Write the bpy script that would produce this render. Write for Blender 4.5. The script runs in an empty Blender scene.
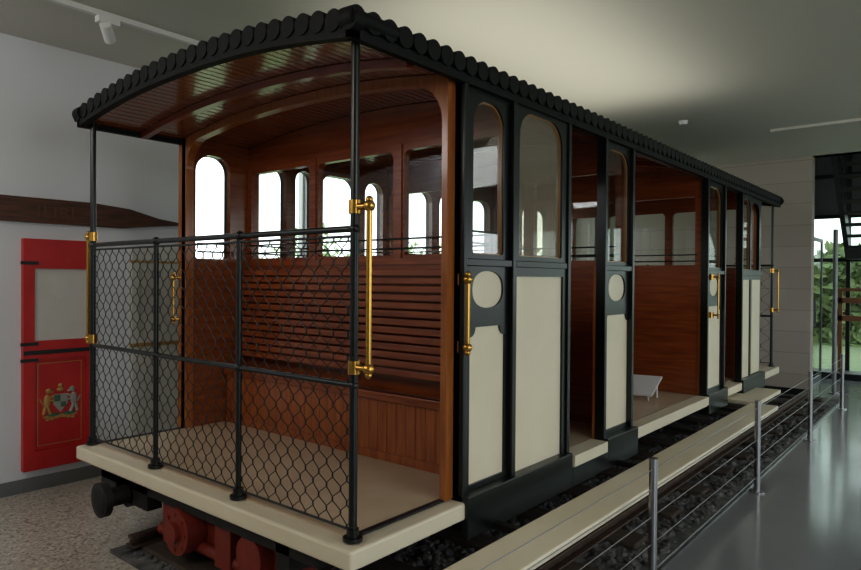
import bpy, bmesh, math, random
from mathutils import Vector, Matrix
random.seed(7)
scene=bpy.context.scene
COL=scene.collection

# ---------------------------------------------------------------- materials
def mat(name, color, rough=0.5, metal=0.0, coat=0.0, noise=None, bump=0.0, bscale=40, col2=None, stretch=(1,1,1), trans=0, spec=0.5):
    m=bpy.data.materials.new(name); m.use_nodes=True
    nt=m.node_tree; b=nt.nodes['Principled BSDF']
    b.inputs['Base Color'].default_value=(*color,1)
    b.inputs['Roughness'].default_value=rough
    b.inputs['Metallic'].default_value=metal
    b.inputs['Coat Weight'].default_value=coat
    b.inputs['Coat Roughness'].default_value=0.12
    b.inputs['Specular IOR Level'].default_value=spec
    if noise or bump:
        tc=nt.nodes.new('ShaderNodeTexCoord'); mp=nt.nodes.new('ShaderNodeMapping')
        mp.inputs['Scale'].default_value=stretch
        nt.links.new(tc.outputs['Object'],mp.inputs['Vector'])
        n=nt.nodes.new('ShaderNodeTexNoise'); n.inputs['Scale'].default_value=noise or bscale
        n.inputs['Detail'].default_value=5
        nt.links.new(mp.outputs['Vector'],n.inputs['Vector'])
        if noise:
            r=nt.nodes.new('ShaderNodeValToRGB')
            r.color_ramp.elements[0].position=0.3; r.color_ramp.elements[1].position=0.7
            r.color_ramp.elements[0].color=(*color,1)
            r.color_ramp.elements[1].color=(*(col2 or color),1)
            nt.links.new(n.outputs['Fac'],r.inputs['Fac'])
            nt.links.new(r.outputs['Color'],b.inputs['Base Color'])
        if bump:
            bp=nt.nodes.new('ShaderNodeBump'); bp.inputs['Strength'].default_value=bump
            bp.inputs['Distance'].default_value=0.01
            nt.links.new(n.outputs['Fac'],bp.inputs['Height'])
            nt.links.new(bp.outputs['Normal'],b.inputs['Normal'])
    return m
M={}
M['black']=mat('black_green_paint',(0.006,0.009,0.008),0.32,coat=0.12)
M['roofblack']=mat('matt_black_roof',(0.008,0.009,0.009),0.6,spec=.25)
M['cream']=mat('cream_paint',(0.70,0.63,0.48),0.45,noise=3,col2=(0.75,0.68,0.53))
M['woodh']=mat('varnished_wood_x',(0.18,0.038,0.010),0.30,coat=0.5,noise=3,col2=(0.33,0.088,0.022),stretch=(1,14,14))
M['woody']=mat('varnished_wood_y',(0.17,0.042,0.011),0.24,coat=0.8,noise=3,col2=(0.29,0.088,0.024),stretch=(14,1,14))
M['woodv']=mat('varnished_wood_z',(0.24,0.058,0.013),0.33,coat=0.5,noise=3,col2=(0.40,0.125,0.030),stretch=(14,14,1))
M['wooddark']=mat('dark_red_wood',(0.17,0.026,0.008),0.28,coat=0.6,noise=3,col2=(0.24,0.046,0.014),stretch=(1,10,10))
M['tan']=mat('golden_wood_trim',(0.30,0.15,0.055),0.35,coat=0.3,noise=4,col2=(0.38,0.20,0.08),stretch=(10,10,1))
M['frame']=mat('honey_wood',(0.27,0.078,0.018),0.32,coat=0.4,noise=3,col2=(0.40,0.15,0.040),stretch=(14,14,1))
M['brass']=mat('brass',(0.58,0.34,0.09),0.27,metal=1.0)
M['lino']=mat('beige_lino_floor',(0.54,0.43,0.30),0.35,noise=6,col2=(0.60,0.49,0.36))
M['wall']=mat('white_plaster',(0.66,0.68,0.72),0.8,bump=0.05,bscale=120)
M['ceil']=mat('ceiling_paint',(0.62,0.61,0.55),0.75)
M['steel']=mat('stainless_steel',(0.40,0.40,0.41),0.3,metal=1.0)
M['rail']=mat('rusty_rail',(0.08,0.05,0.035),0.5,metal=0.6,noise=20,col2=(0.14,0.10,0.08))
M['sleeper']=mat('old_timber_sleeper',(0.04,0.028,0.02),0.85,noise=5,col2=(0.08,0.06,0.045),stretch=(1,8,8))
M['gravel']=mat('gravel',(0.04,0.04,0.042),0.9,noise=9,col2=(0.17,0.165,0.16),bump=0.4)
M['undergrey']=mat('underframe_steel',(0.012,0.010,0.009),0.55,bump=0.2)
M['oxide']=mat('red_oxide_paint',(0.16,0.020,0.011),0.5,noise=8,col2=(0.23,0.035,0.019))
M['red']=mat('signal_red_paint',(0.42,0.018,0.018),0.4,noise=5,col2=(0.50,0.028,0.025))
M['panelwhite']=mat('aged_white_panel',(0.55,0.55,0.52),0.5,noise=4,col2=(0.62,0.62,0.58))
M['gold']=mat('gold_leaf',(0.44,0.27,0.09),0.45,metal=0.3)
M['letter']=mat('faded_lettering',(0.13,0.05,0.027),0.6)
M['greenp']=mat('green_paint',(0.05,0.12,0.07),0.5)
M['silver']=mat('pale_grey_paint',(0.30,0.30,0.26),0.5)
M['oldwood']=mat('old_sign_wood',(0.038,0.016,0.009),0.5,noise=5,col2=(0.12,0.043,0.022),stretch=(6,1,12))
M['leaf']=mat('leaves',(0.07,0.13,0.045),0.6,noise=1.2,col2=(0.30,0.33,0.15))
M['leafpale']=mat('sunlit_leaves',(0.24,0.36,0.15),0.7,noise=2,col2=(0.48,0.57,0.33))  # overexposed daylight is put into this pale leaf colour
M['grass']=mat('grass',(0.18,0.21,0.13),0.9,noise=6,col2=(0.25,0.29,0.18))
M['white']=mat('white_fitting',(0.7,0.7,0.7),0.4)
M['dark']=mat('dark_metal',(0.012,0.013,0.015),0.45)
M['stair']=mat('stair_steel',(0.03,0.035,0.035),0.45)
M['timber']=mat('timber_ledge',(0.24,0.11,0.05),0.5)
M['grey']=mat('grey_aluminium',(0.22,0.23,0.24),0.4,metal=0.5)

def glassmat(name,tint,gloss,rough=0.0,frost=0.0):
    m=bpy.data.materials.new(name); m.use_nodes=True; nt=m.node_tree
    for n in list(nt.nodes): nt.nodes.remove(n)
    o=nt.nodes.new('ShaderNodeOutputMaterial'); t=nt.nodes.new('ShaderNodeBsdfTransparent')
    t.inputs[0].default_value=(*tint,1)
    g=nt.nodes.new('ShaderNodeBsdfGlossy'); g.inputs['Roughness'].default_value=rough
    mx=nt.nodes.new('ShaderNodeMixShader'); mx.inputs[0].default_value=gloss
    nt.links.new(t.outputs[0],mx.inputs[1]); nt.links.new(g.outputs[0],mx.inputs[2])
    last=mx
    if frost:
        d=nt.nodes.new('ShaderNodeBsdfTranslucent'); d.inputs[0].default_value=(.7,.66,.55,1)
        d2=nt.nodes.new('ShaderNodeBsdfDiffuse'); d2.inputs[0].default_value=(.5,.47,.4,1)
        a=nt.nodes.new('ShaderNodeMixShader'); a.inputs[0].default_value=.5
        nt.links.new(d.outputs[0],a.inputs[1]); nt.links.new(d2.outputs[0],a.inputs[2])
        m2=nt.nodes.new('ShaderNodeMixShader'); m2.inputs[0].default_value=frost
        nt.links.new(mx.outputs[0],m2.inputs[1]); nt.links.new(a.outputs[0],m2.inputs[2]); last=m2
    nt.links.new(last.outputs[0],o.inputs[0]); return m
M['glass']=glassmat('window_glass',(0.92,0.94,0.92),0.12,0.01)
M['inglass']=glassmat('inner_glass',(0.97,0.98,0.97),0.03,0.02)
M['tinted']=glassmat('tinted_facade_glass',(0.78,0.84,0.80),0.06,0.01)
M['hazy']=glassmat('hazy_glass',(0.9,0.88,0.8),0.1,0.05,0.30)

def terrazzo():
    m=bpy.data.materials.new('terrazzo'); m.use_nodes=True; nt=m.node_tree; b=nt.nodes['Principled BSDF']
    tc=nt.nodes.new('ShaderNodeTexCoord'); v=nt.nodes.new('ShaderNodeTexVoronoi'); v.inputs['Scale'].default_value=70
    nt.links.new(tc.outputs['Object'],v.inputs['Vector'])
    r=nt.nodes.new('ShaderNodeValToRGB'); r.color_ramp.interpolation='CONSTANT'
    e=r.color_ramp.elements; e[0].color=(.38,.34,.285,1); e[1].position=.45; e[1].color=(.45,.41,.35,1)
    x=e.new(.70); x.color=(.22,.19,.155,1); x=e.new(.84); x.color=(.54,.50,.44,1)
    s=nt.nodes.new('ShaderNodeSeparateColor'); nt.links.new(v.outputs['Color'],s.inputs[0]); nt.links.new(s.outputs[0],r.inputs[0])
    nt.links.new(r.outputs[0],b.inputs['Base Color']); b.inputs['Roughness'].default_value=.3; return m
M['terrazzo']=terrazzo()
M['concrete']=mat('polished_concrete',(0.21,0.225,0.24),0.14,noise=1.2,col2=(0.26,0.27,0.285))
def blockwall():
    m=bpy.data.materials.new('grey_block_wall'); m.use_nodes=True; nt=m.node_tree; b=nt.nodes['Principled BSDF']
    tc=nt.nodes.new('ShaderNodeTexCoord'); mp=nt.nodes.new('ShaderNodeMapping'); mp.inputs['Rotation'].default_value=(math.radians(90),0,0)
    nt.links.new(tc.outputs['Object'],mp.inputs['Vector'])
    k=nt.nodes.new('ShaderNodeTexBrick'); k.inputs['Scale'].default_value=1; k.inputs['Brick Width'].default_value=1.6
    k.inputs['Row Height'].default_value=.3; k.inputs['Mortar Size'].default_value=.004
    k.inputs['Color1'].default_value=(.38,.34,.29,1); k.inputs['Color2'].default_value=(.42,.38,.33,1); k.inputs['Mortar'].default_value=(.27,.24,.20,1)
    nt.links.new(mp.outputs[0],k.inputs['Vector']); nt.links.new(k.outputs['Color'],b.inputs['Base Color'])
    b.inputs['Roughness'].default_value=.7; return m
M['block']=blockwall()

# ---------------------------------------------------------------- builders
def empty(name):
    e=bpy.data.objects.new(name,None); COL.objects.link(e); e.empty_display_size=.2; return e
class MB:
    def __init__(s): s.v=[]; s.f=[]; s.sm=[]
    def add(s,vs,fs,smooth=False):
        o=len(s.v); s.v+= [tuple(v) for v in vs]; s.f+=[tuple(i+o for i in f) for f in fs]; s.sm+=[smooth]*len(fs)
    def box(s,x0,x1,y0,y1,z0,z1):
        vs=[(x,y,z) for z in(z0,z1) for y in(y0,y1) for x in(x0,x1)]
        s.add(vs,[(0,2,3,1),(4,5,7,6),(0,1,5,4),(2,6,7,3),(0,4,6,2),(1,3,7,5)])
    def cyl(s,p0,p1,r,n=12,r1=None,caps=True):
        p0=Vector(p0);p1=Vector(p1); r1=r if r1 is None else r1
        d=(p1-p0).normalized(); a=Vector((0,0,1)) if abs(d.z)<.9 else Vector((1,0,0))
        u=d.cross(a).normalized(); w=d.cross(u)
        vs=[p0+(u*math.cos(2*math.pi*i/n)+w*math.sin(2*math.pi*i/n))*r for i in range(n)]
        vs+=[p1+(u*math.cos(2*math.pi*i/n)+w*math.sin(2*math.pi*i/n))*r1 for i in range(n)]
        s.add(vs,[(i,i+n,(i+1)%n+n,(i+1)%n) for i in range(n)],True)
        if caps: s.add(vs,[tuple(range(n)),tuple(range(2*n-1,n-1,-1))])
    def sph(s,c,r,n=12,m=8,sc=(1,1,1)):
        vs=[];fs=[]
        for j in range(m+1):
            t=math.pi*j/m
            for i in range(n):
                a=2*math.pi*i/n; vs.append((c[0]+r*sc[0]*math.sin(t)*math.cos(a),c[1]+r*sc[1]*math.sin(t)*math.sin(a),c[2]+r*sc[2]*math.cos(t)))
        for j in range(m):
            for i in range(n): fs.append((j*n+i,j*n+n+i,j*n+n+(i+1)%n,j*n+(i+1)%n))
        s.add(vs,fs,True)
    def mesh(s,me):
        s.add([v.co[:] for v in me.vertices],[tuple(p.vertices) for p in me.polygons])
    def done(s,name,m,parent=None,bevel=0):
        me=bpy.data.meshes.new(name); me.from_pydata(s.v,[],s.f); me.update()
        for p,q in zip(me.polygons,s.sm): p.use_smooth=q
        bm=bmesh.new(); bm.from_mesh(me); bmesh.ops.recalc_face_normals(bm,faces=bm.faces); bm.to_mesh(me); bm.free()
        me.materials.append(M[m] if isinstance(m,str) else m)
        o=bpy.data.objects.new(name,me); COL.objects.link(o)
        if parent: o.parent=parent
        if bevel:
            b=o.modifiers.new('bev','BEVEL'); b.width=bevel; b.segments=2; b.limit_method='ANGLE'
        return o
def shape(outer,holes,th):
    cu=bpy.data.curves.new('tmp','CURVE'); cu.dimensions='2D'; cu.fill_mode='BOTH'; cu.extrude=th/2
    for pts in [outer]+list(holes):
        sp=cu.splines.new('POLY'); sp.points.add(len(pts)-1)
        for i,p in enumerate(pts): sp.points[i].co=(p[0],p[1],0,1)
        sp.use_cyclic_u=True
    o=bpy.data.objects.new('tmp',cu); COL.objects.link(o)
    dg=bpy.context.evaluated_depsgraph_get(); me=bpy.data.meshes.new_from_object(o.evaluated_get(dg))
    bpy.data.objects.remove(o); bpy.data.curves.remove(cu); return me
def panYZ(mb,outer,holes,x0,x1):
    me=shape(outer,holes,abs(x1-x0)); c=(x0+x1)/2
    for v in me.vertices: u,w,t=v.co; v.co=(c+t,u,w)
    mb.mesh(me); bpy.data.meshes.remove(me)
def panXZ(mb,outer,holes,y0,y1):
    me=shape(outer,holes,abs(y1-y0)); c=(y0+y1)/2
    for v in me.vertices: u,w,t=v.co; v.co=(u,c-t,w)
    mb.mesh(me); bpy.data.meshes.remove(me)
def rr(u0,u1,v0,v1,rt=0,rb=0,n=8):
    P=[]
    def arc(cu,cv,r,a0):
        if r<=0: P.append((cu,cv)); return
        for i in range(n+1):
            a=math.radians(a0+90*i/n); P.append((cu+r*math.cos(a),cv+r*math.sin(a)))
    arc(u0+rb,v0+rb,rb,180); arc(u1-rb,v0+rb,rb,270); arc(u1-rt,v1-rt,rt,0); arc(u0+rt,v1-rt,rt,90)
    return P
def ell(u0,u1,v0,v1,n=32,p=2.4):
    P=[]
    for i in range(n):
        a=2*math.pi*i/n; c,s_=math.cos(a),math.sin(a)
        P.append(((u0+u1)/2+(u1-u0)/2*math.copysign(abs(c)**(2/p),c),(v0+v1)/2+(v1-v0)/2*math.copysign(abs(s_)**(2/p),s_)))
    return P
def scoop(u0,u1,v0,v1,r,n=6):
    P=[(u0,v0),(u1,v0)]
    for i in range(n+1):
        a=math.radians(270-90*i/n); P.append((u1+r*math.cos(a)*1.0,v1+r*math.sin(a)))
    for i in range(n+1):
        a=math.radians(0-90*i/n); P.append((u0+r*math.cos(a),v1+r*math.sin(a)))
    return P
def tubes(name,paths,r,m,parent,res=2):
    cu=bpy.data.curves.new(name,'CURVE'); cu.dimensions='3D'; cu.bevel_depth=r; cu.bevel_resolution=res
    for pts in paths:
        sp=cu.splines.new('POLY'); sp.points.add(len(pts)-1)
        for i,p in enumerate(pts): sp.points[i].co=(*p,1)
    o=bpy.data.objects.new(name,cu); COL.objects.link(o)
    dg=bpy.context.evaluated_depsgraph_get(); me=bpy.data.meshes.new_from_object(o.evaluated_get(dg))
    bpy.data.objects.remove(o); me.materials.clear(); me.materials.append(M[m])
    ob=bpy.data.objects.new(name,me); COL.objects.link(ob); ob.parent=parent; return ob

# ================================================================ CABLE CAR
car=empty('cable_car')
XR,XL=-1.96,-4.38; XC=(XR+XL)/2; HW=(XR-XL)/2
Y0,YB,YE,YF=1.884,2.55,8.48,9.22
ZP=0.52; ZS=1.73
ZE,RISE=2.585,0.105
def zc(x): return ZE+RISE*(1-min(1,abs((x-XC)/(HW+.04)))**2.2)
# deck
b=MB(); b.box(-4.43,-1.885,1.80,9.32,.43,ZP-.006); b.done('deck_edge','cream',car,.012)
b=MB(); b.box(-4.36,-2.0,1.90,9.24,ZP-.005,ZP); b.done('floor_covering','lino',car)
b=MB(); b.box(-2.0,-1.97,1.9,2.56,ZP-.004,ZP+.006); b.box(-4.38,-4.35,1.9,2.56,ZP-.004,ZP+.006); b.done('floor_trim','dark',car)
# posts + fence
b=MB()
PX=[-4.38,-3.573,-2.767,-1.96]
for i,x in enumerate(PX):
    top=zc(x) if i in(0,3) else 1.815
    r=.018 if i in(0,3) else .014
    for y in (Y0,YF):
        b.cyl((x,y,ZP),(x,y,top),r,14); b.cyl((x,y,ZP),(x,y,ZP+.015),.042,16); b.cyl((x,y,ZP+.015),(x,y,ZP+.05),.026,14)
        b.sph((x,y,1.806),.024); b.sph((x,y,1.16),.022)
for y in (Y0,YF):
    b.cyl((XL,y,1.806),(XR,y,1.806),.014,12); b.cyl((XL,y,1.775),(XR,y,1.775),.006,8)
    b.cyl((XL,y,1.16),(XR,y,1.16),.013,12); b.cyl((XL,y,.56),(XR,y,.56),.006,8)
b.done('end_railing','black',car)
paths=[]; p=.088; h=.10
for y,pp in ((Y0,p),(YF,p*2)):
    hh=h*pp/p
    n=int((XR-XL)/(pp/2))
    for k in range(n):
        cx=XL+pp/2*(k+.5)+.01; pts=[]; z=.56; s=1 if k%2 else -1; j=0
        while z<1.78:
            off=s*(pp/4+.002); yy=y+(.003 if (j%2) else -.003)
            pts.append((cx+off,yy,z)); pts.append((cx+off,yy,min(z+hh*.14,1.78)))
            z+=hh/2; s=-s; j+=1
        paths.append(pts)
tubes('chain_link_mesh',paths,.0026,'black',car,1)
# brass grab rails
b=MB()
def grab(x,y,px,py,z0,z1,r=.011):
    b.cyl((px,py,z0-.02),(px,py,z1+.02),r,14)
    for z in(z0,z1):
        b.cyl((x,y,z),(px,py,z),r*1.1,12); b.sph((px,py,z),r*2.0); b.cyl((x,y,z-.028),(x,y,z+.028),.026,14)
    b.sph((px,py,z1+.025),r*1.3); b.sph((px,py,z0-.025),r*1.3)
grab(XR,Y0,XR+.085,Y0+.0,1.235,1.895,.0125)
grab(XL,Y0,XL-.07,Y0,1.20,1.86)
grab(XL,YB-.02,XL-.06,YB-.08,1.30,1.60)
grab(-1.935,2.585,-1.88,2.565,1.27,1.60,.012)
grab(-1.905,6.50,-1.84,6.50,1.28,1.64,.008); grab(XR,YF,-1.89,YF,1.24,1.74,.009)
b.done('brass_grab_rails','brass',car)

# ---- right side panels
fr=MB(); cr=MB(); tn=MB(); gl=MB(); hz=MB(); li=MB()
BOT=.37; TOP=2.60
def sidepanel(y0,y1,wy0,wy1,kind,x0=-1.965,x1=-1.925,side=1,hazy=False,wt=2.51,rt=.12):
    win=rr(wy0,wy1,ZS,wt,min(rt,(wy1-wy0)*.48),.02)
    c0,c1=wy0-.02,wy1+.02
    if kind=='oval':
        oc=(wy0+wy1)/2; ow=min(.12,(wy1-wy0)*.5)
        holes=[win,ell(oc-ow-.02,oc+ow+.02,1.455,1.645),scoop(c0,c1,.57,1.36,.05)]
    else: holes=[win,rr(c0,c1,.54,1.62,0,0)]
    panYZ(fr,rr(y0,y1,BOT,TOP),holes,x0,x1)
    xm=(x0+x1)/2
    cr.box(xm-.008,xm+.008,c0-.02,c1+.02,.5,1.66)
    panYZ(tn,rr(wy0-.02,wy1+.02,ZS-.02,wt+.02,rt,.02),[rr(wy0+.006,wy1-.006,ZS+.006,wt-.006,min(rt,(wy1-wy0)*.46),.015)],x0+.004,x1-.012)
    (hz if hazy else gl).box(xm-.002,xm+.002,wy0-.005,wy1+.005,ZS-.01,wt+.01)
    li.box(x0-.02,x0-.001,y0,y1,ZP,ZS-.03)
sidepanel(2.56,3.01,2.665,2.945,'oval')
sidepanel(3.02,3.64,3.075,3.56,'plain',x0=-1.955,x1=-1.91,hazy=True,wt=2.53,rt=.14)
sidepanel(4.15,4.64,4.215,4.59,'oval')
sidepanel(6.38,6.95,6.45,6.88,'oval')
sidepanel(7.57,8.0,7.63,7.95,'plain',x0=-1.955,x1=-1.915)
panYZ(fr,rr(8.0,8.5,BOT,TOP),[rr(8.06,8.42,ZS,2.5,.12,.02)],-1.965,-1.93)
cr.box(-1.935,-1.92,8.06,8.42,.55,1.62)
fr.box(-1.975,-1.93,2.56,8.5,2.555,2.60)
fr.box(-1.965,-1.865,2.56,3.64,.335,.545)
fr.box(-1.965,-1.865,3.64,4.15,.335,.455)
fr.box(-1.965,-1.865,4.15,4.66,.335,.535)
fr.box(-1.965,-1.87,6.36,6.97,.36,.54); fr.box(-1.965,-1.87,7.55,8.5,.36,.54)
cr.box(-1.98,-1.86,3.66,4.13,.456,.525)
cr.box(-1.98,-1.87,4.67,6.35,.45,.525)
for y in (3.015,3.64,4.165,4.625,6.39,6.94,7.58): fr.box(-1.965,-1.897,y-.018,y+.018,.40,2.60)
fr.box(-1.965,-1.90,2.56,2.59,.37,2.6)
for (a,c) in ((2.58,3.0),(3.04,3.62),(4.18,4.61),(6.4,6.93),(7.59,8.49)):
    fr.box(-1.93,-1.902,a,c,1.668,1.705)
fr.done('side_frame','black',car,.004); cr.done('side_panels','cream',car); tn.done('window_beading','tan',car)
gl.done('side_glass','glass',car); hz.done('door_glass','hazy',car); li.done('side_lining','woodv',car)
Bk=(3.06,4.62,6.42,7.8)
b=MB()
for z in (1.79,1.85):
    for (a,c) in ((2.64,3.0),(6.4,6.93),(7.6,8.45)): b.cyl((-1.985,a,z),(-1.985,c,z),.006,8)
    b.cyl((-4.34,2.6,z),(-4.34,8.45,z),.006,8)
    for yy in Bk[:3]: b.cyl((-4.34,yy-.035,z),(-2.0,yy-.035,z),.006,8)
b.done('window_guard_bars','black',car)

# ---- left side wall
wins=[(2.58,2.87),(3.12,3.40),(3.49,3.68),(3.77,4.20),(4.30,4.54),(4.74,5.28),(5.40,5.86),(5.96,6.34),(6.5,6.95),(7.05,7.7),(7.88,8.40)]
b=MB(); panYZ(b,rr(2.50,8.48,ZP,2.6),[rr(a,c,ZS+.01,2.50,min(.12,(c-a)*.48),.02) for a,c in wins],-4.38,-4.335); b.done('left_wall_lining','woody',car)
b=MB(); panYZ(b,rr(2.56,8.48,.37,2.6),[rr(a+(.0 if a>2.6 else .03),c,ZS+.01,2.50,min(.12,(c-a)*.4),.02) for a,c in wins],-4.42,-4.381); b.done('left_wall_outer','black',car)
b=MB(); b.box(-4.382,-4.379,2.57,8.43,ZS,2.52); b.done('left_wall_glass','inglass',car)

# ---- end frames (arched)
def archpoly(x0,x1,zb,off,n=24): 
    P=[(x0,zb),(x1,zb)]
    for i in range(n+1):
        x=x1+(x0-x1)*i/n; P.append((x,zc(x)-off))
    return P
def endframe(y):
    b=MB(); P=[(XL-.045,ZP),(XL+.055,ZP)]
    n=24; xa,xb=XL+.055,XR-.035
    def inner(x):
        e=min(x-xa,xb-x); rad=.17; k=0
        if e<rad: k=rad-math.sqrt(max(rad*rad-(rad-e)**2,0))
        return zc(x)-.055-k
    for i in range(n*2+1):
        s=(1-math.cos(math.pi*i/(2*n)))/2; x=xa+(xb-xa)*s; P.append((x,inner(x)))
    P+=[(xb,ZP),(XR-.0,ZP)]
    for i in range(n+1):
        x=XR+(XL-.045-XR)*i/n; P.append((x,zc(x)-.004))
    panXZ(b,P,[],y-.03,y+.03); return b
endframe(YB-.02).done('end_frame_front','frame',car,.003)
endframe(YE-.03).done('end_frame_rear','frame',car,.003)
b=MB()
for y in (2.22,5.5,):
    P=archpoly(XL,XR,0,.045); P=P[2:]; Q=[(x,zc(x)-.004) for x,_ in reversed(P)]; panXZ(b,P+Q,[],y-.022,y+.022)
b.done('roof_ribs','wooddark',car)

# ---- bulkheads with 3 windows
def bulk(y,name,m='woodh'):
    b=MB(); w=(XR-XL)/3; hs=[]
    for k in range(3):
        a=XL+w*k+.045; c=XL+w*(k+1)-.045
        hs.append(rr(a,c,ZS+.02,2.40,.05,.02))
    panXZ(b,archpoly(XL+.045,XR-.01,ZP,.004),hs,y-.025,y+.025)
    for k in range(4):
        x=min(max(XL+w*k,XL+.06),XR-.03); b.box(x-.032,x+.032,y-.035,y+.035,ZS-.02,2.44)
    b.box(XL+.05,XR-.02,y-.04,y+.04,ZS-.04,ZS)
    b.done(name,m,car)
    g=MB(); g.box(XL+.05,XR-.02,y-.002,y+.002,ZS,2.42); g.done(name+'_glass','inglass',car)
for y,nm in zip(Bk,('bulkhead_front','bulkhead_middle','bulkhead_grip','bulkhead_back')): bulk(y,nm)
def bench(y,s,x0=XL+.06,x1=XR-.03,depth=.30):
    sl=MB(); bs=MB()
    zt=.93
    for k in range(13):
        z=1.02+k*.050; yy=y+s*(.05+.07*(1-(k/12)))
        sl.box(x0,x1,min(yy,yy+s*.02),max(yy,yy+s*.02),z,z+.039)
    for k in range(5):
        ya=y+s*(.08+k*(depth-.06)/5); yb=ya+s*.042
        sl.box(x0,x1,min(ya,yb),max(ya,yb),zt-.022-.004*(4-k),zt-.004*(4-k))
    yf=y+s*depth
    sl.box(x0,x1,min(yf,yf+s*.03),max(yf,yf+s*.03),zt-.05,zt)
    n=int((x1-x0)/.075); w=(x1-x0)/n
    for k in range(n):
        bs.box(x0+k*w+.001,x0+(k+1)*w-.001,min(yf,yf-s*.02),max(yf,yf-s*.02),ZP+.05,zt-.05)
    bs.box(x0,x1,min(yf-s*.02,yf-s*.03),max(yf-s*.02,yf-s*.03),ZP,zt-.04)
    bs.box(x0,x1,min(yf+s*.008,yf-s*.01),max(yf+s*.008,yf-s*.01),ZP,ZP+.05)
    sl.done('bench_slats','woodh',car,.004); bs.done('bench_base','woodv',car,.002)
bench(3.035,-1,depth=.2); bench(3.085,1,depth=.32,x1=XR-.1); bench(Bk[1]-.03,-1,x1=-2.55)
bench(Bk[3]+.03,1)
sl=MB()
for k in range(6): sl.box(-4.30+k*.065,-4.30+k*.065+.05,4.68,6.36,.91,.93)
for k in range(10): sl.box(-4.33,-4.31,4.68,6.36,1.02+k*.062,1.02+k*.062+.048)
sl.box(-3.93,-3.90,4.68,6.36,ZP,.90); sl.done('side_bench','woody',car,.003)
b=MB(); b.cyl((-3.2,5.6,ZP),(-3.3,5.5,1.75),.018,10); b.cyl((-2.9,5.7,ZP),(-2.85,5.6,1.7),.015,10); b.box(-3.3,-2.8,5.5,5.8,ZP,.62); b.done('grip_levers','dark',car,.005)
# sloping white notice board standing in the grip compartment
b=MB()
b.add([(-2.62,5.72,.56),(-2.20,5.80,.56),(-2.20,6.06,.70),(-2.62,5.98,.70),(-2.62,5.715,.575),(-2.20,5.795,.575),(-2.20,6.055,.715),(-2.62,5.975,.715)],[(0,1,2,3),(4,7,6,5),(0,4,5,1),(1,5,6,2),(2,6,7,3),(3,7,4,0)])
for x,y,z in((-2.58,5.75,.57),(-2.24,5.82,.57),(-2.24,6.03,.69),(-2.58,5.96,.69)): b.cyl((x,y,ZP),(x,y,z),.008,8)
b.done('notice_board','white',car)

# ---- roof
XA,XB=-4.43,-1.885; YA,YZ=1.80,9.34
def zr(x): return zc(x)
b=MB(); n=40; w=(XR+.03-(XL-.03))/n
prof=[]
for k in range(n):
    xa=XL-.03+k*w
    prof+=[(xa,zc(xa)+.008),(xa+.006,zc(xa+.006)),(xa+w-.006,zc(xa+w-.006)),(xa+w,zc(xa+w)+.008)]
vs=[(x,YA+.03,z) for x,z in prof]+[(x,YZ-.03,z) for x,z in prof]; L=len(prof)
b.add(vs,[(i,i+1,i+1+L,i+L) for i in range(L-1)]); b.done('ceiling_boards','woody',car)
b=MB(); n=30; xs=[XA+.01+(XB-.02-XA)*i/n for i in range(n+1)]
vs=[];fs=[]
for y in(YA+.03,YZ-.03):
    for o in(.014,.06):
        for x in xs: vs.append((x,y,zr(x)+o))
q=n+1
for i in range(n):
    fs+= [(i,i+1,i+1+2*q,i+2*q),(q+i,q+i+2*q,q+i+1+2*q,q+i+1),(i,i+q,i+q+1,i+1),(2*q+i,2*q+i+1,3*q+i+1,3*q+i)]
fs+=[(0,2*q,3*q,q),(n,n+q,n+3*q,n+2*q)]
b.add(vs,fs); b.done('roof_skin','roofblack',car)
b=MB()
b.box(XB-.045,XB-.01,YA,YZ,ZE-.03,ZE+.05); b.box(XA+.01,XA+.045,YA,YZ,ZE-.03,ZE+.05)
for y in(YA,YZ-.045):
    P=[(x,zr(x)-.03) for x in xs]; Q=[(x,zr(x)+.05) for x in reversed(xs)]; panXZ(b,P+Q,[],y,y+.045)
r=.046; sp=.096
ny=int((YZ-YA)/sp)
for k in range(ny+1):
    y=YA+.02+k*(YZ-YA-.04)/ny
    b.cyl((XB+.004,y,ZE+.052),(XB-.07,y,ZE+.056),r,16); b.cyl((XA-.004,y,ZE+.052),(XA+.07,y,ZE+.056),r,16)
nx=int((XB-XA)/sp)
for k in range(nx+1):
    x=XA+.02+k*(XB-XA-.04)/nx; z=zr(x)+.044
    for a,c in((YA-.008,YA+.04),(YZ+.008,YZ-.04)): b.cyl((x,a,z),(x,c,z),r,16)
    b.cyl((x,YA+.03,z+.010),(x,YA+.25,z+.010),.036,14)
b.done('scalloped_roof_edge','roofblack',car)

# ---- underframe
b=MB()
b.box(-4.0,-3.9,1.86,9.25,.27,.43); b.box(-2.44,-2.34,1.86,9.25,.27,.43); b.box(-4.2,-3.62,1.86,1.95,.26,.43); b.box(-4.2,-2.15,1.86,1.95,.35,.43); b.box(-4.2,-2.15,9.18,9.26,.24,.43)
for y in(3.6,4.5,5.5,6.6,7.6): b.box(-4.35,-2.0,y-.04,y+.04,.33,.43)
for x in(-3.87,):
    b.cyl((x,1.90,.31),(x,1.74,.31),.055,18); b.cyl((x,1.90,.31),(x,1.86,.31),.08,18); b.cyl((x,1.74,.31),(x,1.70,.31),.10,28); b.sph((x,1.702,.31),.09,20,8,(1,.2,1))
    b.cyl((x,9.25,.315),(x,9.39,.315),.05,14); b.cyl((x,9.39,.315),(x,9.42,.315),.088,20)
for y in(2.8,4.3,5.6,6.8): b.box(-2.0,-1.66,y-.02,y+.02,.33,.365)
b.done('underframe','undergrey',car,.006)
b=MB()
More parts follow.
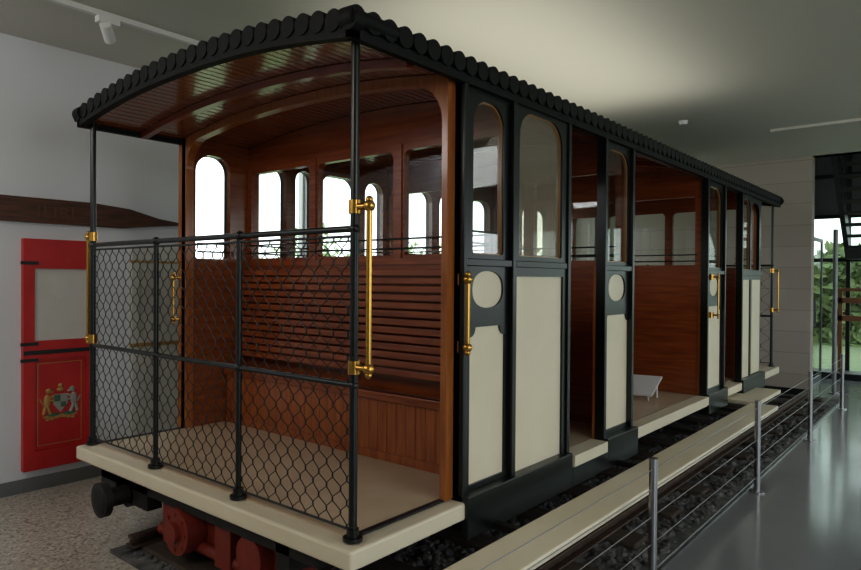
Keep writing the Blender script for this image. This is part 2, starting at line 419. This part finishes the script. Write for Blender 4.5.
for y in(2.75,4.2,6.9,8.3):
    for x in(-3.70,-2.64):
        b.cyl((x-.05,y,.275),(x+.05,y,.275),.155,28); xi=x+.05 if x<-3 else x-.05; b.cyl((xi,y,.275),(xi+(.02 if x<-3 else -.02),y,.275),.175,28)
    b.cyl((-3.85,y,.275),(-2.5,y,.275),.035,12)
b.box(-3.62,-3.56,2.1,4.7,.17,.40); b.box(-2.78,-2.72,2.1,4.7,.17,.40); b.box(-3.62,-2.72,2.08,2.16,.15,.40); b.box(-3.62,-2.72,3.3,3.38,.15,.40)
b.box(-3.62,-3.56,6.6,8.9,.17,.40); b.box(-2.78,-2.72,6.6,8.9,.17,.40)
b.box(-3.60,-2.4,1.96,2.08,.17,.37); b.box(-3.52,-3.38,1.90,2.5,.11,.34); b.box(-3.0,-2.86,1.90,2.5,.11,.34)
b.cyl((-3.28,1.84,.235),(-3.28,2.05,.235),.125,28); b.cyl((-3.28,1.81,.235),(-3.28,1.84,.235),.055,20); b.cyl((-2.68,1.88,.25),(-2.68,2.05,.25),.10,24); b.cyl((-3.60,1.94,.15),(-2.5,1.94,.15),.032,14)
for a in range(8): b.cyl((-3.28+.095*math.cos(a*.785),1.83,.235+.095*math.sin(a*.785)),(-3.28+.095*math.cos(a*.785),1.845,.235+.095*math.sin(a*.785)),.012,8)
b.done('red_truck_and_wheels','oxide',car,.006)
b=MB(); b.box(-1.67,-1.42,1.2,7.0,.365,.405); b.done('footboard','cream',car,.008)
b=MB(); b.box(-1.96,-1.62,7.1,8.1,.36,.40); b.done('rear_step','cream',car,.006)

# ================================================================ TRACK
tr=empty('railway_track')
BX0,BY0=-3.84,1.75
bed=MB(); bed.box(BX0,-1.32,BY0,10.3,-.05,.02); bed.done('ballast_bed','gravel',tr)
st=MB(); ph=(1+5**.5)/2
iv=[(-1,ph,0),(1,ph,0),(-1,-ph,0),(1,-ph,0),(0,-1,ph),(0,1,ph),(0,-1,-ph),(0,1,-ph),(ph,0,-1),(ph,0,1),(-ph,0,-1),(-ph,0,1)]
ifc=[(0,11,5),(0,5,1),(0,1,7),(0,7,10),(0,10,11),(1,5,9),(5,11,4),(11,10,2),(10,7,6),(7,1,8),(3,9,4),(3,4,2),(3,2,6),(3,6,8),(3,8,9),(4,9,5),(2,4,11),(6,2,10),(8,6,7),(9,8,1)]
def stone(x,y,z,r):
    a=random.random()*6.28; ca,sa=math.cos(a),math.sin(a); sx,sy,sz=[random.uniform(.7,1.25) for _ in range(3)]
    vs=[]
    for v in iv:
        k=r/1.9*random.uniform(.8,1.15); X,Yv,Z=v[0]*sx*k,v[1]*sy*k,v[2]*sz*.7*k
        vs.append((x+X*ca-Yv*sa,y+X*sa+Yv*ca,z+Z))
    st.add(vs,ifc)
for _ in range(4200):
    x=random.uniform(-2.3,-1.36); y=random.uniform(1.8,9.6); stone(x,y,.022,random.uniform(.018,.036))
for _ in range(2200):
    x=random.uniform(BX0+.03,-2.3); y=random.uniform(1.8,4.0); stone(x,y,.022,random.uniform(.018,.036))
st.done('ballast_stones','gravel',tr)
b=MB(); y=1.85
while y<10: b.box(BX0+.02,-1.5,y,y+.2,.0,.055); y+=.62
b.done('sleepers','sleeper',tr,.01)
b=MB()
for x in(-3.70,-2.64,-1.72):
    b.box(x-.05,x+.05,1.8,10.2,.055,.067); b.box(x-.01,x+.01,1.8,10.2,.067,.105); b.box(x-.028,x+.028,1.8,10.2,.10,.12)
b.done('rails','rail',tr,.004)

# ================================================================ BARRIER
b=MB(); YP=[1.17,3.30,5.42,7.53,9.65]
for y in YP:
    b.cyl((-1.24,y,0),(-1.24,y,.69),.021,18); b.cyl((-1.24,y,0),(-1.24,y,.012),.055,20); b.cyl((-1.24,y,.69),(-1.24,y,.697),.024,18)
for z in(.12,.26,.40,.54,.64): b.cyl((-1.24,1.17,z),(-1.24,9.65,z),.0022,6)
b.done('cable_barrier','steel')

# ================================================================ ROOM
H=3.35
b=MB(); b.box(-5.4,BX0,-3.0,10.4,-.1,0); b.box(BX0,-1.32,-3,BY0,-.1,0); b.done('floor','terrazzo')
b=MB(); b.box(-1.32,4.0,-3,13.2,-.1,0); b.box(BX0,-1.32,10.3,13.2,-.1,0); b.done('floor_concrete','concrete')
b=MB(); b.box(-1.335,-1.305,BY0,10.3,0,.012); b.done('trim_1','steel')
b=MB(); WL=[(3.15,4.55),(4.65,5.9),(6.0,7.25),(7.35,8.6),(8.7,10.1)]; WT=3.15
panYZ(b,rr(-3,10.4,-.1,H),[rr(a,c,1.05,WT) for a,c in WL],-5.6,-5.4); b.done('wall_left','wall')
for i,(a,c) in enumerate(WL):
    b=MB(); panYZ(b,rr(a,c,1.05,WT),[rr(a+.03,(a+c)/2-.015,1.09,WT-.04),rr((a+c)/2+.015,c-.03,1.09,WT-.04)],-5.54,-5.50); b.done('window_%d'%(i+1),'white')
b=MB(); b.box(-5.4,-5.385,-3,10.4,0,.10); b.done('baseboard_left','grey')
b=MB(); b.box(-5.6,-1.72,10.4,10.6,-.1,H); b.done('wall_back','block')
b=MB(); b.box(-5.4,-1.72,10.385,10.4,0,.1);b.done('baseboard_back','dark')
b=MB(); b.box(-5.6,4.2,-3.2,10.6,H,H+.25); b.done('ceiling','ceil')
b=MB(); b.box(-5.6,4.2,-3.2,-3,-.1,H); b.done('wall_front','wall')
b=MB(); panYZ(b,rr(-3.2,13.2,-.1,6.0),[rr(-.5,3.2,.4,2.9),rr(5.5,9.5,.4,2.9),rr(10.7,12.9,.3,2.6)],4.0,4.2); b.done('wall_right','wall')
b=MB(); b.box(-4.2,4.2,10.6,13.3,6.0,6.2); b.done('ceiling_atrium','wall')
b=MB(); b.box(-4.2,-4.0,10.6,13.3,-.1,6); b.done('wall_atrium','wall')
b=MB(); b.box(-4.2,4.2,10.42,10.6,H,6.2); b.done('wall_upper','wall')
b=MB(); b.box(-4.2,4.2,13.22,13.35,2.75,6.2); b.done('wall_spandrel','grey')
w6=empty('window_6')
b=MB(); MX=[-4.0,-3.1,-2.2,-1.62,-.7,.2,1.1,2.0,2.9,3.96]
for x in MX: b.box(x-.03,x+.03,13.14,13.22,0,6)
for z in(0,1.95,2.7,3.4,4.6,5.92): b.box(-4,4,13.14,13.22,z,z+.06)
b.done('mullions','dark',w6)
b=MB(); b.box(-4,4,13.17,13.175,0,2.75); b.done('panes','tinted',w6)
b=MB(); b.box(-4,4,12.6,13.1,0,.10); b.done('window_bench_plinth','dark')
b=MB()
for z in(.95,1.25): b.box(-1.75,3.9,12.9,12.96,z,z+.09)
b.box(-1.75,3.9,12.75,12.98,1.45,1.5)
for x in(-1.7,-.5,.8,2.2,3.8): b.box(x-.03,x+.03,12.9,12.96,.1,1.45)
b.done('timber_balustrade','timber')
d=empty('door_1')
b=MB(); 
b.box(-1.92,-1.89,11.6,11.64,0,2.3); b.box(-1.92,-1.89,12.4,12.44,0,2.3); b.box(-1.92,-1.89,11.6,12.44,2.25,2.3); b.box(-1.92,-1.89,11.6,12.44,0,.08); b.box(-1.95,-1.86,11.7,11.72,.9,1.3)
ff=b.done('frame','grey',d); b=MB(); b.box(-1.91,-1.90,11.64,12.4,.08,2.25); b.done('pane','glass',d)
b=MB(); b.cyl((-1.50,10.9,0),(-1.50,10.9,2.35),.03,18); b.cyl((-1.50,10.9,0),(-1.50,10.9,.02),.07,18); b.done('steel_column','grey')
b=MB()
for k in range(12):
    y=10.75+k*.16; z=2.15+ (11-k)*.17
    b.box(-1.55,-.3,y,y+.20,z,z+.045)
P=[(10.7,2.05+11*.17),(10.7,2.4+11*.17),(12.8,2.35),(12.8,2.0)]
panYZ(b,P,[],-1.62,-1.55); panYZ(b,P,[],-.3,-.25)
b.box(-1.6,-.25,12.6,13.12,1.98,2.18)
for k in range(6): b.cyl((-1.57,10.8+k*.38,4.1-k*.36),(-1.57,10.8+k*.38,5.1-k*.36),.012,8)
b.done('staircase','stair')

t=empty('track_light')
b=MB(); b.box(-4.46,-4.42,-1,3.9,H-.035,H); b.done('track','white',t)
b=MB()
for y in(2.0,-.2):
    b.box(-4.47,-4.41,y-.07,y+.07,H-.075,H-.035); b.cyl((-4.44,y,H-.07),(-4.44,y,H-.10),.012,10); b.cyl((-4.41,y-.03,H-.09),(-4.49,y+.04,H-.16),.036,20)
b.done('spot_heads','white',t)
b=MB(); b.box(-1.8,3.9,8.3,8.33,H-.03,H); b.done('ceiling_rail','ceil')
b=MB(); b.cyl((-2.45,7.3,H),(-2.45,7.3,H-.04),.05,24,.04); b.done('smoke_detector','white')

# ================================================================ LEFT WALL EXHIBITS
s=empty('red_door_panel')
b=MB(); ya,yb=1.81,2.30
panYZ(b,rr(ya,yb,.16,1.88),[rr(ya+.075,yb-.03,1.12,1.66),rr(ya+.075,yb-.05,.30,.98)],-5.398,-5.35); b.box(-5.395,-5.372,ya+.05,yb-.03,.25,1.02); b.done('leaf','red',s,.004)
b=MB(); b.box(-5.39,-5.37,ya+.06,yb-.02,1.10,1.68); b.done('blank_pane','panelwhite',s)
b=MB()
for z in(.98,1.10,1.70): b.box(-5.352,-5.345,ya-.02,ya+.10,z-.012,z+.012)
b.box(-5.352,-5.343,ya+.0,yb,1.02,1.05); b.done('hinges','dark',s)
cy=(ya+yb)/2+.015; cz=.64; X=-5.367
g=MB(); v=MB(); 
for sg in(-1,1):
    c=v if sg>0 else g
    c.sph((X,cy+sg*.095,cz+.02),.034,10,8,(.2,.8,1.5)); c.sph((X,cy+sg*.085,cz+.095),.022,10,6,(.3,1,1)); c.sph((X,cy+sg*.062,cz+.085),.012,8,5,(.3,1.4,.8))
    c.cyl((X,cy+sg*.09,cz+.04),(X,cy+sg*.05,cz+.055),.008,8); c.cyl((X,cy+sg*.09,cz+.02),(X,cy+sg*.048,cz+.02),.008,8)
    c.cyl((X,cy+sg*.095,cz-.02),(X,cy+sg*.07,cz-.08),.012,8); c.cyl((X,cy+sg*.11,cz-.02),(X,cy+sg*.12,cz-.08),.012,8)
    c.cyl((X,cy+sg*.12,cz-.01),(X,cy+sg*.145,cz+.04),.005,8)
g.sph((X,cy,cz+.10),.028,12,8,(.3,1,.6)); g.sph((X,cy,cz+.13),.018,10,6,(.3,1,1)); g.box(X-.004,X+.003,cy-.12,cy+.12,cz-.108,cz-.092)
for k in range(7): g.sph((X,cy-.09+k*.03,cz-.115-.008*math.cos(k*1.05)),.016,8,5,(.2,1,.7))
panYZ(v,[(cy-.05,cz+.065),(cy-.05,cz-.01),(cy,cz-.075),(cy+.05,cz-.01),(cy+.05,cz+.065)],[],X-.004,X+.002)
for (a,bb,c,d2) in((ya+.10,ya+.105,.33,.95),(yb-.08,yb-.075,.33,.95),(ya+.1,yb-.075,.33,.335),(ya+.1,yb-.075,.945,.95)): g.box(-5.373,-5.369,a,bb,c,d2)
g.done('coat_of_arms_gilding','gold',s); v.done('coat_of_arms_silver','silver',s)
b=MB(); b.box(X+.002,X+.004,cy-.045,cy-.002,cz+.01,cz+.06); b.box(X+.002,X+.004,cy+.002,cy+.04,cz-.035,cz+.005); b.sph((X,cy-.05,cz-.09),.024,8,5,(.2,2.2,.7)); b.sph((X,cy+.06,cz-.09),.024,8,5,(.2,2.2,.7)); b.done('coat_of_arms_quarters','greenp',s)
s=empty('cream_door_panel')
b=MB(); panYZ(b,rr(2.62,3.1,.16,1.86),[rr(2.68,3.04,1.10,1.66)],-5.398,-5.36); b.done('leaf','panelwhite',s,.004)
b=MB(); b.box(-5.385,-5.375,2.66,3.06,1.08,1.68); b.done('blank_pane','panelwhite',s)
b=MB(); b.box(-5.362,-5.352,2.60,3.12,1.02,1.05); b.box(-5.362,-5.352,2.60,3.12,1.72,1.74); b.done('bands','gold',s)
s=empty('wooden_name_board')
b=MB(); P=[(.9,2.0),(2.55,2.0),(2.8,2.03),(3.05,2.055),(3.05,2.075),(2.85,2.10),(2.6,2.16),(2.3,2.185),(.9,2.185)]
panYZ(b,P,[],-5.398,-5.36); b.done('board','oldwood',s,.004)
tx=bpy.data.curves.new('lettering','FONT'); tx.body='ILIRI'; tx.size=.12; tx.extrude=.002; tx.space_character=1.2
to=bpy.data.objects.new('lettering',tx); COL.objects.link(to); to.parent=s; tx.materials.append(M['letter'])
to.matrix_world=Matrix(((0,0,1,-5.357),(1,0,0,1.90),(0,1,0,2.045),(0,0,0,1)))
b=MB(); b.box(-5.36,-5.356,.95,2.45,2.165,2.170); b.box(-5.36,-5.356,.95,2.5,2.014,2.019); b.done('painted_lining','letter',s)

# ================================================================ OUTSIDE
b=MB(); b.box(-30,-5.61,-10,40,-.4,-.15); b.box(-5.6,30,13.36,40,-.4,-.15); b.box(4.21,30,-10,13.3,-.4,-.15); b.done('ground','grass')
def hedge(name,x0,x1,y0,y1,zf,n,m='leaf',s0=.05,s1=.13):
    b=MB()
    for _ in range(n):
        x=random.uniform(x0,x1); y=random.uniform(y0,y1); z=random.uniform(-.14,zf(x,y)); s=random.uniform(s0,s1)
        u=Vector((random.uniform(-1,1),random.uniform(-1,1),random.uniform(-1,1))).normalized(); w=u.orthogonal().normalized(); c=Vector((x,y,z))
        b.add([c-u*s,c+w*s*.5,c+u*s,c-w*s*.5],[(0,1,2,3)])
    b.box(x0,x1,y0,y1,-.15,-.1); b.done(name,m)
hedge('hedge',-13.5,-12,1,26,lambda x,y:2.2+.5*math.sin(y*1.3)+.35*math.sin(y*3.1),14000,'leafpale')
hedge('hedge.001',-8,2,21,24,lambda x,y:2.1+.6*math.sin(x*1.7),9000,'leaf',.10,.26)

w=bpy.data.worlds.new('World'); scene.world=w; w.use_nodes=True
bg=w.node_tree.nodes['Background']; bg.inputs[0].default_value=(.90,.97,1,1); bg.inputs[1].default_value=2.7

# ================================================================ LIGHTS
def area(name,loc,target,size,power,col=(1,1,1),sy=None):
    l=bpy.data.lights.new(name,'AREA'); l.energy=power; l.color=col; l.size=size
    if sy: l.shape='RECTANGLE'; l.size_y=sy
    o=bpy.data.objects.new(name,l); COL.objects.link(o); o.location=loc
    o.rotation_euler=(Vector(target)-Vector(loc)).to_track_quat('-Z','Y').to_euler(); return o
area('car_side_fill',(1.6,2.2,3.25),(-1.5,3.4,1.0),1.8,27,(1,.95,.87))  # added lamp without a fixture, lifts the cream side of the car
area('left_wall_fill',(-4.9,-.8,3.2),(-5.2,2.0,1.0),.9,22,(.97,.97,1))  # area lamp added to brighten the left wall, no real fitting
area('ceiling_glow_fill',(-2.6,4.6,2.80),(-2.6,4.6,3.4),1.5,14,(1,.96,.84),3.4)  # hidden lamp added above the car roof to make the ceiling glow
area('window_daylight_fill',(3.9,1.4,1.7),(-2,3,1.2),2.2,20,(.90,.96,1),3.2)  # lamp added at an unseen window to strengthen the daylight
area('back_wall_fill',(1.2,7.2,3.2),(-1.8,9.8,1.5),1.5,15,(1,.97,.92))  # added lamp that brightens the block wall, in place of daylight
area('platform_fill',(-2.6,-1.2,3.2),(-3.3,2.4,1.2),1.2,40,(1,.91,.77))  # out-of-view lamp added to light the platform end

# ================================================================ CAMERA
cd=bpy.data.cameras.new('camera'); cd.lens=27.43; cd.sensor_width=36; cd.clip_start=.05
co=bpy.data.objects.new('camera',cd); COL.objects.link(co)
co.matrix_world=Matrix.Translation((0,0,1.6))@Matrix.Rotation(math.radians(39.5),4,'Z')@Matrix.Rotation(math.radians(89.5),4,'X')@Matrix.Rotation(math.radians(.4),4,'Z')
scene.camera=co
scene.view_settings.view_transform='Standard'
try: scene.view_settings.look='Medium High Contrast'
except Exception as e: print('look',e)
